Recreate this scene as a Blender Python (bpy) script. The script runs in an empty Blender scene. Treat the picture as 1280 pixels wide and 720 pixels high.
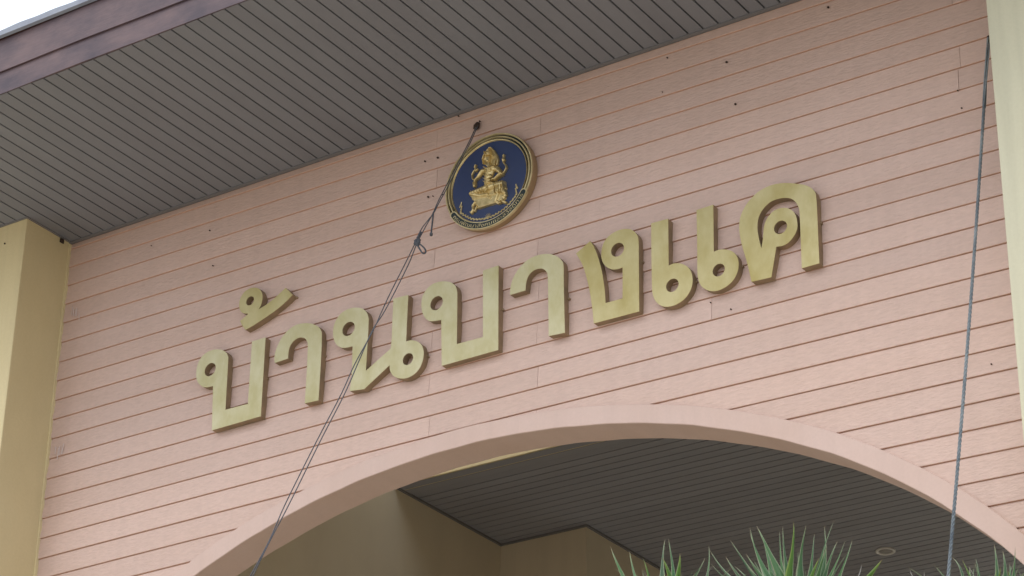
import bpy, bmesh, math, random
import numpy as np
from mathutils import Vector, Matrix
from mathutils.geometry import tessellate_polygon
random.seed(7)
rng = np.random.default_rng(7)
SC = bpy.context.scene
COL = SC.collection

# ------------------------------------------------------------------ camera, world, sun, exposure
FPX = 3119.8                                  # focal length in pixels of a 1280 wide picture
RC = np.array([[0.8319669243, 0.5546403827, 0.0143207114],
               [-0.2402348904, 0.3833811792, -0.8917993433],
               [-0.5001182203, 0.7385072223, 0.4522044321]])   # world -> camera (x right, y down, z forward)
CAM = np.array([0.0, 0.0, 1.6])
cd = bpy.data.cameras.new('camera'); cam = bpy.data.objects.new('camera', cd); COL.objects.link(cam)
M = Matrix(((RC[0][0], -RC[1][0], -RC[2][0], CAM[0]),
            (RC[0][1], -RC[1][1], -RC[2][1], CAM[1]),
            (RC[0][2], -RC[1][2], -RC[2][2], CAM[2]),
            (0, 0, 0, 1)))
cam.matrix_world = M
cd.sensor_width = 36.0; cd.lens = FPX / 1280.0 * 36.0
cd.clip_start = 0.1; cd.clip_end = 5000
SC.camera = cam

SUN_AZ = math.radians(200)      # compass direction the light comes from (0 = +Y, clockwise)
SUN_EL = math.radians(52)
w = bpy.data.worlds.new('World'); SC.world = w; w.use_nodes = True
nt = w.node_tree; nt.nodes.clear()
sky = nt.nodes.new('ShaderNodeTexSky'); sky.sky_type = 'NISHITA'; sky.sun_disc = False
sky.sun_elevation = SUN_EL; sky.sun_rotation = SUN_AZ
sky.air_density = 1.0; sky.dust_density = 4.0; sky.ozone_density = 0.6
hs = nt.nodes.new('ShaderNodeHueSaturation'); hs.inputs['Saturation'].default_value = 0.6
bg = nt.nodes.new('ShaderNodeBackground'); bg.inputs['Strength'].default_value = 0.15
wo = nt.nodes.new('ShaderNodeOutputWorld')
# thin bright overcast over the clear-sky model, the same in every direction but for soft cloud mottling
tc = nt.nodes.new('ShaderNodeTexCoord'); cn = nt.nodes.new('ShaderNodeTexNoise'); cn.inputs['Scale'].default_value = 2.5; cn.inputs['Detail'].default_value = 5
cr = nt.nodes.new('ShaderNodeValToRGB'); cr.color_ramp.elements[0].color = (7.1, 8.0, 9.3, 1); cr.color_ramp.elements[1].color = (8.9, 9.6, 10.6, 1)
cr.color_ramp.elements[0].position = 0.35; cr.color_ramp.elements[1].position = 0.65
cm = nt.nodes.new('ShaderNodeMix'); cm.data_type = 'RGBA'; cm.inputs['Factor'].default_value = 0.72
nt.links.new(tc.outputs['Generated'], cn.inputs['Vector']); nt.links.new(cn.outputs['Fac'], cr.inputs['Fac'])
nt.links.new(sky.outputs[0], hs.inputs['Color']); nt.links.new(hs.outputs[0], cm.inputs[6]); nt.links.new(cr.outputs[0], cm.inputs[7])
nt.links.new(cm.outputs[2], bg.inputs['Color'])
nt.links.new(bg.outputs[0], wo.inputs[0])
sl = bpy.data.lights.new('sun', 'SUN'); sl.energy = 0.8; sl.angle = math.radians(28); sl.color = (1.0, 0.965, 0.92)
sun = bpy.data.objects.new('sun', sl); COL.objects.link(sun)
dv = Vector((math.sin(SUN_AZ) * math.cos(SUN_EL), math.cos(SUN_AZ) * math.cos(SUN_EL), math.sin(SUN_EL)))
sun.rotation_euler = dv.to_track_quat('Z', 'Y').to_euler(); sun.location = (-8, -6, 20)
SC.view_settings.view_transform = 'Standard'; SC.view_settings.look = 'None'
SC.view_settings.exposure = 0.32; SC.view_settings.gamma = 1.0; SC.view_settings.use_curve_mapping = False

# ------------------------------------------------------------------ turning photograph pixels into points on real planes
def ray(px, py):
    return RC.T @ np.array([(px - 640) / FPX, (py - 360) / FPX, 1.0])
def on_y(px, py, Y):
    d = ray(px, py); return CAM + d * (Y - CAM[1]) / d[1]
def on_z(px, py, Z):
    d = ray(px, py); return CAM + d * (Z - CAM[2]) / d[2]
def on_x(px, py, X):
    d = ray(px, py); return CAM + d * (X - CAM[0]) / d[0]

# ------------------------------------------------------------------ materials
def lin(r, g, b):
    f = lambda c: (c / 255.0 / 12.92) if c <= 10 else ((c / 255.0 + 0.055) / 1.055) ** 2.4
    return (f(r), f(g), f(b), 1.0)
def mat(name, col, rough=0.6, metallic=0.0, col2=None, nscale=3.0, nstretch=(1, 1, 1), namt=0.5, bump=0.0, bscale=40.0,
        bstretch=(1, 1, 1), bdist=0.002, rand=0.0, spec=0.3, fine=0.0, coat=0.0, streak=0.0, streak_scale=(7, 1, 0.35)):
    m = bpy.data.materials.new(name); m.use_nodes = True
    t = m.node_tree; N = t.nodes; L = t.links
    b = N['Principled BSDF']; b.inputs['Roughness'].default_value = rough; b.inputs['Metallic'].default_value = metallic
    b.inputs['Specular IOR Level'].default_value = spec
    if coat: b.inputs['Coat Weight'].default_value = coat
    geo = N.new('ShaderNodeNewGeometry')
    def mapped(stretch):
        mp = N.new('ShaderNodeMapping'); mp.inputs['Scale'].default_value = stretch
        L.new(geo.outputs['Position'], mp.inputs['Vector']); return mp.outputs[0]
    cur = None
    rgb = N.new('ShaderNodeRGB'); rgb.outputs[0].default_value = col; cur = rgb.outputs[0]
    if col2 is not None:
        n = N.new('ShaderNodeTexNoise'); n.inputs['Scale'].default_value = nscale; n.inputs['Detail'].default_value = 7
        n.inputs['Roughness'].default_value = 0.62
        L.new(mapped(nstretch), n.inputs['Vector'])
        r = N.new('ShaderNodeValToRGB'); r.color_ramp.elements[0].position = 0.5 - namt / 4; r.color_ramp.elements[1].position = 0.5 + namt / 4 + 0.05
        L.new(n.outputs['Fac'], r.inputs['Fac'])
        mx = N.new('ShaderNodeMix'); mx.data_type = 'RGBA'
        L.new(r.outputs['Color'], mx.inputs['Factor']); L.new(cur, mx.inputs[6]); mx.inputs[7].default_value = col2
        cur = mx.outputs[2]
    if rand > 0:
        oi = N.new('ShaderNodeObjectInfo'); mr = N.new('ShaderNodeMapRange')
        mr.inputs[3].default_value = 1 - rand; mr.inputs[4].default_value = 1 + rand
        L.new(oi.outputs['Random'], mr.inputs[0])
        h = N.new('ShaderNodeHueSaturation'); L.new(cur, h.inputs['Color']); L.new(mr.outputs[0], h.inputs['Value']); cur = h.outputs[0]
    if fine > 0:
        n2 = N.new('ShaderNodeTexNoise'); n2.inputs['Scale'].default_value = bscale; n2.inputs['Detail'].default_value = 4
        L.new(mapped(bstretch), n2.inputs['Vector'])
        mr = N.new('ShaderNodeMapRange'); mr.inputs[1].default_value = 0.3; mr.inputs[2].default_value = 0.7
        mr.inputs[3].default_value = 1 - fine; mr.inputs[4].default_value = 1 + fine
        L.new(n2.outputs['Fac'], mr.inputs[0])
        h = N.new('ShaderNodeHueSaturation'); L.new(cur, h.inputs['Color']); L.new(mr.outputs[0], h.inputs['Value']); cur = h.outputs[0]
    if streak > 0:      # rain and dust streaks running down the surface
        n4 = N.new('ShaderNodeTexNoise'); n4.inputs['Scale'].default_value = 1.6; n4.inputs['Detail'].default_value = 6; n4.inputs['Roughness'].default_value = 0.6
        L.new(mapped(streak_scale), n4.inputs['Vector'])
        mr = N.new('ShaderNodeMapRange'); mr.inputs[1].default_value = 0.42; mr.inputs[2].default_value = 0.72
        mr.inputs[3].default_value = 1.0; mr.inputs[4].default_value = 1 - streak
        L.new(n4.outputs['Fac'], mr.inputs[0])
        h = N.new('ShaderNodeHueSaturation'); L.new(cur, h.inputs['Color']); L.new(mr.outputs[0], h.inputs['Value']); cur = h.outputs[0]
    L.new(cur, b.inputs['Base Color'])
    if bump > 0:
        n3 = N.new('ShaderNodeTexNoise'); n3.inputs['Scale'].default_value = bscale; n3.inputs['Detail'].default_value = 5
        L.new(mapped(bstretch), n3.inputs['Vector'])
        bp = N.new('ShaderNodeBump'); bp.inputs['Strength'].default_value = bump; bp.inputs['Distance'].default_value = bdist
        L.new(n3.outputs['Fac'], bp.inputs['Height']); L.new(bp.outputs[0], b.inputs['Normal'])
    return m

PINK = (0.592, 0.430, 0.366, 1); PINK2 = (0.560, 0.392, 0.318, 1)
M_plank = mat('pink_board_paint', PINK, 0.55, col2=PINK2, nscale=0.9, nstretch=(0.6, 1, 2.2), namt=0.9, bump=0.9, bscale=42,
              bstretch=(0.55, 1, 1.9), bdist=0.005, rand=0.045, fine=0.05, streak=0.045)
M_lap = mat('unfaded_pink_board_edge', (0.66, 0.420, 0.310, 1), 0.6, col2=(0.56, 0.345, 0.250, 1), nscale=3, nstretch=(1, 1, 4), namt=0.8)
M_pink = mat('pink_smooth_paint', (0.590, 0.438, 0.378, 1), 0.55, col2=(0.555, 0.398, 0.330, 1), nscale=2.2, namt=0.8, fine=0.02, streak=0.05, bump=0.2, bscale=60, bdist=0.002)
M_cream = mat('cream_wall_paint', (0.680, 0.575, 0.340, 1), 0.6, col2=(0.625, 0.510, 0.280, 1), nscale=1.3, nstretch=(1, 1, 0.5), namt=0.9,
              bump=0.35, bscale=55, bdist=0.003, fine=0.02, streak=0.10)
M_cream_pale = mat('hazed_cream_paint', (0.575, 0.550, 0.405, 1), 0.6, col2=(0.540, 0.500, 0.350, 1), nscale=1.3, nstretch=(1, 1, 0.5), namt=0.9,
              bump=0.35, bscale=55, bdist=0.003, fine=0.02, streak=0.10)  # right pillar: cream made paler, bright haze put into the colour
M_inner = mat('shade_toned_inner_wall_paint', (0.600, 0.525, 0.390, 1), 0.6, col2=(0.555, 0.475, 0.340, 1), nscale=1.1, namt=0.9, bump=0.2, bscale=50, bdist=0.002, streak=0.08)  # same cream as outside, with the indoor shade put into its tone
M_soffit = mat('grey_soffit_paint', (0.215, 0.220, 0.238, 1), 0.5, col2=(0.188, 0.188, 0.204, 1), nscale=1.2, nstretch=(3, 0.6, 1), namt=0.8, rand=0.03,
               bump=0.1, bscale=50, bdist=0.001)
M_groove = mat('soffit_groove_dark', (0.024, 0.021, 0.034, 1), 0.8)
M_ceiling = mat('dim_ceiling_paint', (0.262, 0.265, 0.290, 1), 0.5, col2=(0.228, 0.224, 0.238, 1), nscale=0.8, nstretch=(0.5, 2, 1), namt=0.8, rand=0.04)
M_trim = mat('grey_trim_paint', (0.185, 0.175, 0.175, 1), 0.5)
M_trim_dark = mat('dark_grey_trim_paint', (0.16, 0.155, 0.155, 1), 0.6)
M_fascia = mat('purple_brown_fascia_paint', (0.140, 0.092, 0.094, 1), 0.5, col2=(0.066, 0.048, 0.060, 1), nscale=3.4, nstretch=(0.7, 1, 1.3), namt=0.5,
               bump=0.3, bscale=30, bstretch=(0.4, 1, 3), bdist=0.003, fine=0.06)
M_drip = mat('grey_metal_roof_edge', (0.30, 0.32, 0.36, 1), 0.4, metallic=0.3, col2=(0.20, 0.21, 0.25, 1), nscale=5, namt=0.8)
M_tile = mat('roof_tile_glaze', (0.16, 0.07, 0.05, 1), 0.5, rand=0.1)
M_gold_face = mat('gold_letter_face', (0.490, 0.422, 0.218, 1), 0.48, metallic=0.45, col2=(0.375, 0.305, 0.115, 1), nscale=3.6, nstretch=(1.3, 1, 0.8),
                  namt=0.5, rand=0.03, fine=0.015, bscale=30, bstretch=(3, 1, .7))
M_gold_side = mat('tarnished_letter_side', (0.345, 0.240, 0.145, 1), 0.5, metallic=0.15, col2=(0.200, 0.150, 0.090, 1), nscale=9, namt=0.8)
M_concrete = mat('pale_concrete_paving', (0.50, 0.440, 0.355, 1), 0.85, col2=(0.42, 0.365, 0.290, 1), nscale=0.35, namt=0.9, bump=0.3, bscale=25, bdist=0.004, fine=0.05)
M_blue = mat('emblem_blue_enamel', (0.020, 0.036, 0.112, 1), 0.5, col2=(0.030, 0.046, 0.105, 1), nscale=9, namt=0.8, spec=0.5)
M_emb_gold = mat('emblem_gold_leaf', (0.780, 0.630, 0.330, 1), 0.28, metallic=0.75, col2=(0.46, 0.34, 0.14, 1), nscale=28, namt=0.7, bump=0.3, bscale=160, bdist=0.002)
M_emb_pale = mat('emblem_pale_gold', (0.66, 0.56, 0.33, 1), 0.4, metallic=0.35, col2=(0.42, 0.33, 0.16, 1), nscale=14, namt=0.7)
M_emb_side = mat('emblem_weathered_side', (0.34, 0.23, 0.120, 1), 0.5, metallic=0.1, col2=(0.28, 0.19, 0.11, 1), nscale=8, namt=0.8)
M_emb_dark = mat('emblem_dark_green', (0.022, 0.032, 0.032, 1), 0.5)
M_rope_dark = mat('grey_rope_fibre', (0.060, 0.062, 0.072, 1), 0.8, col2=(0.13, 0.135, 0.15, 1), nscale=40, namt=0.8)
M_rope_blue = mat('blue_grey_rope_fibre', (0.085, 0.105, 0.125, 1), 0.75, col2=(0.27, 0.30, 0.31, 1), nscale=3.5, nstretch=(1, 1, 1.5), namt=0.8, fine=0.2, bscale=90)
M_nail = mat('rusty_nail', (0.045, 0.028, 0.02, 1), 0.8)
M_lamp_ring = mat('white_lamp_ring', (0.62, 0.60, 0.57, 1), 0.4)
M_lamp_glass = mat('unlit_lamp_glass', (0.22, 0.21, 0.20, 1), 0.25, spec=0.5)
M_smear = mat('white_scuff', (0.66, 0.56, 0.53, 1), 0.8)
M_trunk = mat('fibrous_trunk_bark', (0.17, 0.12, 0.08, 1), 0.9, col2=(0.09, 0.065, 0.045, 1), nscale=9, nstretch=(1, 1, 4), namt=0.8, bump=0.8, bscale=30, bdist=0.01)
M_soil = mat('planter_soil', (0.07, 0.05, 0.035, 1), 0.95, col2=(0.11, 0.08, 0.055, 1), nscale=20, namt=0.8)

def leaf_mat(name, body, body2, edge):
    m = bpy.data.materials.new(name); m.use_nodes = True; t = m.node_tree; N = t.nodes; L = t.links
    b = N['Principled BSDF']; b.inputs['Roughness'].default_value = 0.42
    uv = N.new('ShaderNodeUVMap'); uv.uv_map = 'UVMap'
    sp = N.new('ShaderNodeSeparateXYZ'); L.new(uv.outputs[0], sp.inputs[0])
    ab = N.new('ShaderNodeMath'); ab.operation = 'ABSOLUTE'; L.new(sp.outputs['X'], ab.inputs[0])
    mr = N.new('ShaderNodeMapRange'); mr.inputs[1].default_value = 0.66; mr.inputs[2].default_value = 0.90; L.new(ab.outputs[0], mr.inputs[0])
    tip = N.new('ShaderNodeMapRange'); tip.inputs[1].default_value = 0.82; tip.inputs[2].default_value = 1.0; L.new(sp.outputs['Y'], tip.inputs[0])
    mxx = N.new('ShaderNodeMath'); mxx.operation = 'MAXIMUM'; L.new(mr.outputs[0], mxx.inputs[0]); L.new(tip.outputs[0], mxx.inputs[1])
    ns = N.new('ShaderNodeTexNoise'); ns.inputs['Scale'].default_value = 9
    mp = N.new('ShaderNodeMapping'); mp.inputs['Scale'].default_value = (2.2, 0.35, 1); L.new(uv.outputs[0], mp.inputs[0]); L.new(mp.outputs[0], ns.inputs['Vector'])
    rp = N.new('ShaderNodeValToRGB'); rp.color_ramp.elements[0].position = 0.40; rp.color_ramp.elements[1].position = 0.62; L.new(ns.outputs['Fac'], rp.inputs[0])
    m1 = N.new('ShaderNodeMix'); m1.data_type = 'RGBA'; m1.inputs[6].default_value = body; m1.inputs[7].default_value = body2; L.new(rp.outputs[0], m1.inputs['Factor'])
    oi = N.new('ShaderNodeObjectInfo'); mo = N.new('ShaderNodeMapRange'); mo.inputs[3].default_value = 0.62; mo.inputs[4].default_value = 1.35; L.new(oi.outputs['Random'], mo.inputs[0])
    h = N.new('ShaderNodeHueSaturation'); L.new(m1.outputs[2], h.inputs['Color']); L.new(mo.outputs[0], h.inputs['Value'])
    m2 = N.new('ShaderNodeMix'); m2.data_type = 'RGBA'; L.new(mxx.outputs[0], m2.inputs['Factor']); L.new(h.outputs[0], m2.inputs[6]); m2.inputs[7].default_value = edge
    tb = N.new('ShaderNodeMapRange'); tb.inputs[1].default_value = 0.93; tb.inputs[2].default_value = 1.0; L.new(sp.outputs['Y'], tb.inputs[0])
    m3 = N.new('ShaderNodeMix'); m3.data_type = 'RGBA'; L.new(tb.outputs[0], m3.inputs['Factor']); L.new(m2.outputs[2], m3.inputs[6]); m3.inputs[7].default_value = (0.24, 0.16, 0.09, 1)
    m2 = m3
    L.new(m2.outputs[2], b.inputs['Base Color'])
    tr = N.new('ShaderNodeBsdfTranslucent'); L.new(m2.outputs[2], tr.inputs['Color'])
    ms = N.new('ShaderNodeMixShader'); ms.inputs[0].default_value = 0.22; L.new(b.outputs[0], ms.inputs[1]); L.new(tr.outputs[0], ms.inputs[2])
    L.new(ms.outputs[0], N['Material Output'].inputs[0])
    return m
M_leaf = leaf_mat('glaucous_sword_leaf', (0.024, 0.085, 0.014, 1), (0.065, 0.150, 0.050, 1), (0.27, 0.31, 0.18, 1))
M_leaf_fresh = leaf_mat('fresh_green_leaf', (0.055, 0.140, 0.012, 1), (0.080, 0.175, 0.020, 1), (0.22, 0.30, 0.07, 1))
M_leaf_dry = leaf_mat('dry_grey_leaf', (0.22, 0.20, 0.16, 1), (0.30, 0.28, 0.23, 1), (0.40, 0.38, 0.33, 1))

# ------------------------------------------------------------------ object helpers
def tag(o, label=None, cat=None, group=None, kind=None):
    if label: o['label'] = label
    if cat: o['category'] = cat
    if group: o['group'] = group
    if kind: o['kind'] = kind
    return o
def empty(name, loc=(0, 0, 0), label=None, cat=None, group=None, parent=None):
    o = bpy.data.objects.new(name, None); COL.objects.link(o); o.location = loc; o.empty_display_size = 0.2
    if parent: o.parent = parent
    return tag(o, label, cat, group)
def link(name, me, m, parent=None, smooth=False):
    o = bpy.data.objects.new(name, me); COL.objects.link(o)
    if m is not None and not me.materials: me.materials.append(m)
    if smooth:
        for p in me.polygons: p.use_smooth = True
    if parent:
        o.parent = parent
        o.location = tuple(-c for c in world_loc(parent))       # meshes are written in world coordinates
    return o
def world_loc(o):
    v = Vector((0, 0, 0))
    while o: v = v + Vector(o.location); o = o.parent
    return v
def mesh(name, V, F, m, parent=None, smooth=False):
    me = bpy.data.meshes.new(name); me.from_pydata([tuple(map(float, v)) for v in V], [], F); me.update()
    bm = bmesh.new(); bm.from_mesh(me); bmesh.ops.recalc_face_normals(bm, faces=bm.faces); bm.to_mesh(me); bm.free()
    return link(name, me, m, parent, smooth)
def box(name, x0, x1, y0, y1, z0, z1, m, parent=None, bev=0.0):
    bm = bmesh.new(); bmesh.ops.create_cube(bm, size=1)
    for v in bm.verts:
        v.co = ((x0 + x1) / 2 + v.co.x * (x1 - x0), (y0 + y1) / 2 + v.co.y * (y1 - y0), (z0 + z1) / 2 + v.co.z * (z1 - z0))
    if bev > 0: bmesh.ops.bevel(bm, geom=bm.edges[:], offset=bev, segments=2, affect='EDGES', profile=0.5)
    me = bpy.data.meshes.new(name); bm.to_mesh(me); bm.free()
    return link(name, me, m, parent)
def tube(name, pts, r, m, parent=None, sides=8, rfun=None):
    P = [np.array(p, float) for p in pts]; V = []; F = []
    up = np.array([0.123, 0.71, 0.33])
    for i, p in enumerate(P):
        t = (P[min(i + 1, len(P) - 1)] - P[max(i - 1, 0)]); t /= np.linalg.norm(t) + 1e-9
        a = np.cross(t, up); a /= np.linalg.norm(a) + 1e-9; b = np.cross(t, a)
        rr = r * (rfun(i / (len(P) - 1)) if rfun else 1)
        for k in range(sides):
            an = 2 * math.pi * k / sides; V.append(p + rr * (math.cos(an) * a + math.sin(an) * b))
    for i in range(len(P) - 1):
        for k in range(sides):
            F.append((i * sides + k, i * sides + (k + 1) % sides, (i + 1) * sides + (k + 1) % sides, (i + 1) * sides + k))
    F.append(tuple(range(sides))[::-1]); F.append(tuple((len(P) - 1) * sides + k for k in range(sides)))
    return mesh(name, V, F, m, parent, smooth=True)

# ------------------------------------------------------------------ key dimensions (metres)
YW = 11.500          # wall plane
XL, XR = -11.656, -4.340
YP = 11.034          # pillar fronts
HS = 10.046          # soffit underside
YF = 9.690           # fascia front
HC = 9.550           # inner ceiling
YB = 15.50           # beam front inside
YWB = YW + 0.22      # back of the arch wall
ACX, AZ, AA, AB = -8.09, 7.635, 4.20, 3.22
def arch(x, off=0.0):
    u = (x - ACX); a = AA + off; b = AB + off
    return AZ - AB + b * math.sqrt(max(0.0, 1 - (u / a) ** 2))

# ------------------------------------------------------------------ the ground
def ground():
    V = [(-900, -900, 0), (900, -900, 0), (900, 900, 0), (-900, 900, 0)]
    o = mesh('ground', V, [(0, 1, 2, 3)], M_concrete); o['kind'] = 'structure'
ground()

# ------------------------------------------------------------------ the gateway building
B = empty('gateway_building', (-8.09, 11.5, 0), 'pink boarded building front with wide arch between cream pillars under a grey soffit', 'building')

def arch_wall():
    xs = list(np.linspace(XL, XR, 81)); V = []; F = []
    for x in xs:
        zb = arch(x, 0.035)
        V += [(x, YW, zb), (x, YW, HS - 0.003), (x, YWB, zb), (x, YWB, HS - 0.003)]
    for i in range(len(xs) - 1):
        a = 4 * i; b = a + 4
        F += [(a, b, b + 1, a + 1), (a + 2, a + 3, b + 3, b + 2), (a, a + 2, b + 2, b), (a + 1, b + 1, b + 3, a + 3)]
    n = 4 * (len(xs) - 1)
    F += [(0, 1, 3, 2), (n, n + 2, n + 3, n + 1)]
    return mesh('wall', V, F, M_lap, B)
WALL = arch_wall()

# boards: heights of the lap lines read at three places along the wall
ZL = {9: 9.398, 8: 9.243, 7: 9.089, 6: 8.942, 5: 8.790, 4: 8.643, 3: 8.495, 2: 8.343, 1: 8.193, 0: 8.045, -1: 7.900, -2: 7.753, -3: 7.603}
ZM = {11: 9.682, 10: 9.533, 9: 9.377, 8: 9.230, 7: 9.085, 6: 8.937, 5: 8.793, 4: 8.642, 3: 8.497, 2: 8.353, 1: 8.204, 0: 8.058, -1: 7.921, -2: 7.785}
ZR = {10: 9.506, 9: 9.370, 8: 9.223, 7: 9.079, 6: 8.926, 5: 8.781, 4: 8.626, 3: 8.478, 2: 8.336, 1: 8.186, 0: 8.035, -1: 7.876, -2: 7.720,
      -3: 7.565, -4: 7.417, -5: 7.280, -6: 7.129, -7: 6.977, -8: 6.825, -9: 6.677}
def zline(k, x):
    def get(T, lo, hi):
        if k in T: return T[k]
        if k > hi: return T[hi] + (k - hi) * 0.149
        return T[lo] + (k - lo) * 0.1500
    a, b, c = get(ZL, -3, 9), get(ZM, -2, 11), get(ZR, -9, 10)
    s = (x - XL) / (XR - XL)
    b2 = 0.6 * b + 0.4 * (a + c) / 2
    return a * 2 * (s - .5) * (s - 1) + b2 * 4 * s * (1 - s) + c * 2 * s * (s - .5)

LAP = 0.009
def board(x0, x1, k, y_extra=0.0):
    n = max(2, int((x1 - x0) / 0.06) + 1) if zline(k, (x0 + x1) / 2) < AZ + 0.2 else max(2, int((x1 - x0) / 0.5) + 1)
    runs = []; cur = []
    for x in np.linspace(x0, x1, n):
        z0 = zline(k, x); z1 = min(zline(k + 1, x), HS - 0.012)
        zb = max(z0, arch(x, 0.06))
        if z1 - zb > 0.012: cur.append((x, z0, zb, z1))
        elif cur: runs.append(cur); cur = []
    if cur: runs.append(cur)
    for run in runs:
        if len(run) < 2: continue
        V = []; F = []
        for (x, z0, zb, z1) in run:
            f = (z1 - zb) / max(1e-6, z1 - z0)
            yb = YW - 0.006 - LAP * f - y_extra
            V += [(x, YW + .001, zb), (x, yb + 0.0015, zb), (x, yb, zb + 0.003), (x, YW - 0.006 - y_extra, z1 - 0.0045), (x, YW + .001, z1 - 0.001)]
        for i in range(len(run) - 1):
            a = 5 * i; b = a + 5
            for j in range(4): F.append((a + j, b + j, b + j + 1, a + j + 1))
        n_ = 5 * (len(run) - 1)
        F += [(4, 3, 2, 1, 0), (n_, n_ + 1, n_ + 2, n_ + 3, n_ + 4)]
        o = mesh('board', V, F, M_plank, WALL); o.data.materials.append(M_lap)
        for p in o.data.polygons:
            c = p.normal
            if c.z < -0.5 or c.z > 0.5: p.material_index = 1
XJ1 = on_y(537, 300, YW)[0]; XJ1b = on_y(543, 199, YW)[0]; XJ2 = on_y(672, 300, YW)[0]; XJ3 = on_y(891, 395, YW)[0]; XJ4 = on_y(1198, 95, YW)[0]
xj1, xj2, xj3, xj4 = on_y(537, 505, YW)[0], on_y(672, 445, YW)[0], on_y(891, 395, YW)[0], on_y(1199, 100, YW)[0]
for k in range(-16, 14):
    if zline(k, -8) > HS - 0.02: continue
    if k % 4 == 0: js = [xj1, xj4 + .02]
    elif k % 4 == 1: js = [xj2]
    elif k % 4 == 2: js = [xj1 + 0.01]
    else: js = [xj2 + 0.01, xj4]
    if k < 6: js = [j for j in js if j < -6]
    if k == 0: js = [xj1, xj3]
    xs = [XL + 0.002] + sorted(js) + [XR + 0.02]
    for a, b in zip(xs[:-1], xs[1:]):
        g = random.uniform(0.0006, 0.0016)
        board(a + g, b - g, k, random.uniform(-0.0008, 0.0008))

def arch_trim():
    W = 0.12; yf = YW - 0.031
    us = np.linspace(-1, 1, 97); V = []; F = []
    prof = []
    for s in us:
        th = math.asin(max(-1, min(1, s * (XR + 0.06 - ACX) / AA)))
        u = AA * math.sin(th); z = AZ - AB + AB * math.cos(th)
        nx, nz = math.sin(th) / AA, math.cos(th) / AB; l = math.hypot(nx, nz); nx /= l; nz /= l
        x = ACX + u; wob = 0.0022 * math.sin(u * 9.3) * math.sin(u * 4.1 + 1) + 0.0012 * math.sin(u * 21) + 0.005 * max(0, 1 - abs(u + .43) / .03); wo2 = 0.0015 * math.sin(u * 7.7 + 2)
        for (d, y) in ((W, YW - 0.001), (W, yf + 0.004), (W - 0.004, yf), (0.004, yf), (0, yf + 0.004), (0, YWB + 0.01), (0.02, YWB + 0.01)):
            w_ = (wo2 if d > .06 else wob); V.append((x + nx * (d + w_), y, z + nz * (d + w_)))
    for i in range(len(us) - 1):
        for j in range(6):
            a = 7 * i + j; F.append((a, a + 1, a + 8, a + 7))
    o = mesh('arch_trim', V, F, M_pink, B)
arch_trim()

# pillars
for nm, x0, x1, pm in (('pillar', XL - 1.15, XL, M_cream), ('pillar', XR, XR + 1.15, M_cream_pale)):
    box(nm, x0, x1, YP, YWB + 0.35, 0.0, HS - 0.002, pm, B, bev=0.006)

def caulk(x, sgn, z0, z1):
    V = []; F = []; n = 160
    for i in range(n + 1):
        z = z0 + (z1 - z0) * i / n; w_ = 0.002 + 0.008 * abs(math.sin(z * 7.3) * math.sin(z * 3.1 + .5)) + random.uniform(0, .006)
        V += [(x, YW - 0.030, z), (x + sgn * w_, YW - 0.0285, z), (x + sgn * (w_ + .002), YW - 0.008, z)]
    for i in range(n):
        for k in range(2): F.append((3 * i + k, 3 * i + k + 1, 3 * i + 4 + k, 3 * i + 3 + k))
    mesh('paint_edge', V, F, M_cream, B)
caulk(XL - 0.0005, 1, 6.6, HS - 0.02)

# soffit: backing plus one panel per board, each a piece with a groove between
SX0, SX1 = -13.6, -2.6
soffit = box('soffit', SX0, SX1, YF + 0.02, YW + 0.25, HS + 0.014, HS + 0.05, M_groove, B)
PITCH = 0.1078; x = -10.568 - 28 * PITCH
groove0 = -10.568
me_panel = None
n0 = int((SX0 - groove0) / PITCH) + 1; n1 = int((SX1 - groove0) / PITCH)
for i in range(n0, n1):
    xa = groove0 + i * PITCH + 0.0065; xb = groove0 + (i + 1) * PITCH - 0.0065
    if me_panel is None:
        o = box('soffit_panel', xa, xb, YF + 0.012, YW - 0.032, HS, HS + 0.014, M_soffit, soffit, bev=0.0)
        me_panel = o.data; base_loc = Vector(o.location); i_first = i; first = o
    else:
        o = first.copy(); COL.objects.link(o); o.parent = soffit
        o.location = base_loc + Vector(((i - i_first) * PITCH, random.uniform(-.001, .001), random.uniform(-0.0006, 0.0006)))
box('soffit_trim', XL + 0.001, XR - 0.001, YW - 0.030, YW - 0.001, HS - 0.010, HS + 0.013, M_trim, B)
box('soffit_trim', XL - 0.001, XL + 0.016, YP, YW - 0.031, HS - 0.008, HS + 0.013, M_trim, B)
box('soffit_trim', XL - 1.2, XL + 0.016, YP - 0.014, YP - 0.001, HS - 0.008, HS + 0.013, M_trim, B)
box('soffit_trim', XR - 0.016, XR + 1.2, YP - 0.014, YP - 0.001, HS - 0.008, HS + 0.013, M_trim, B)

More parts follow.
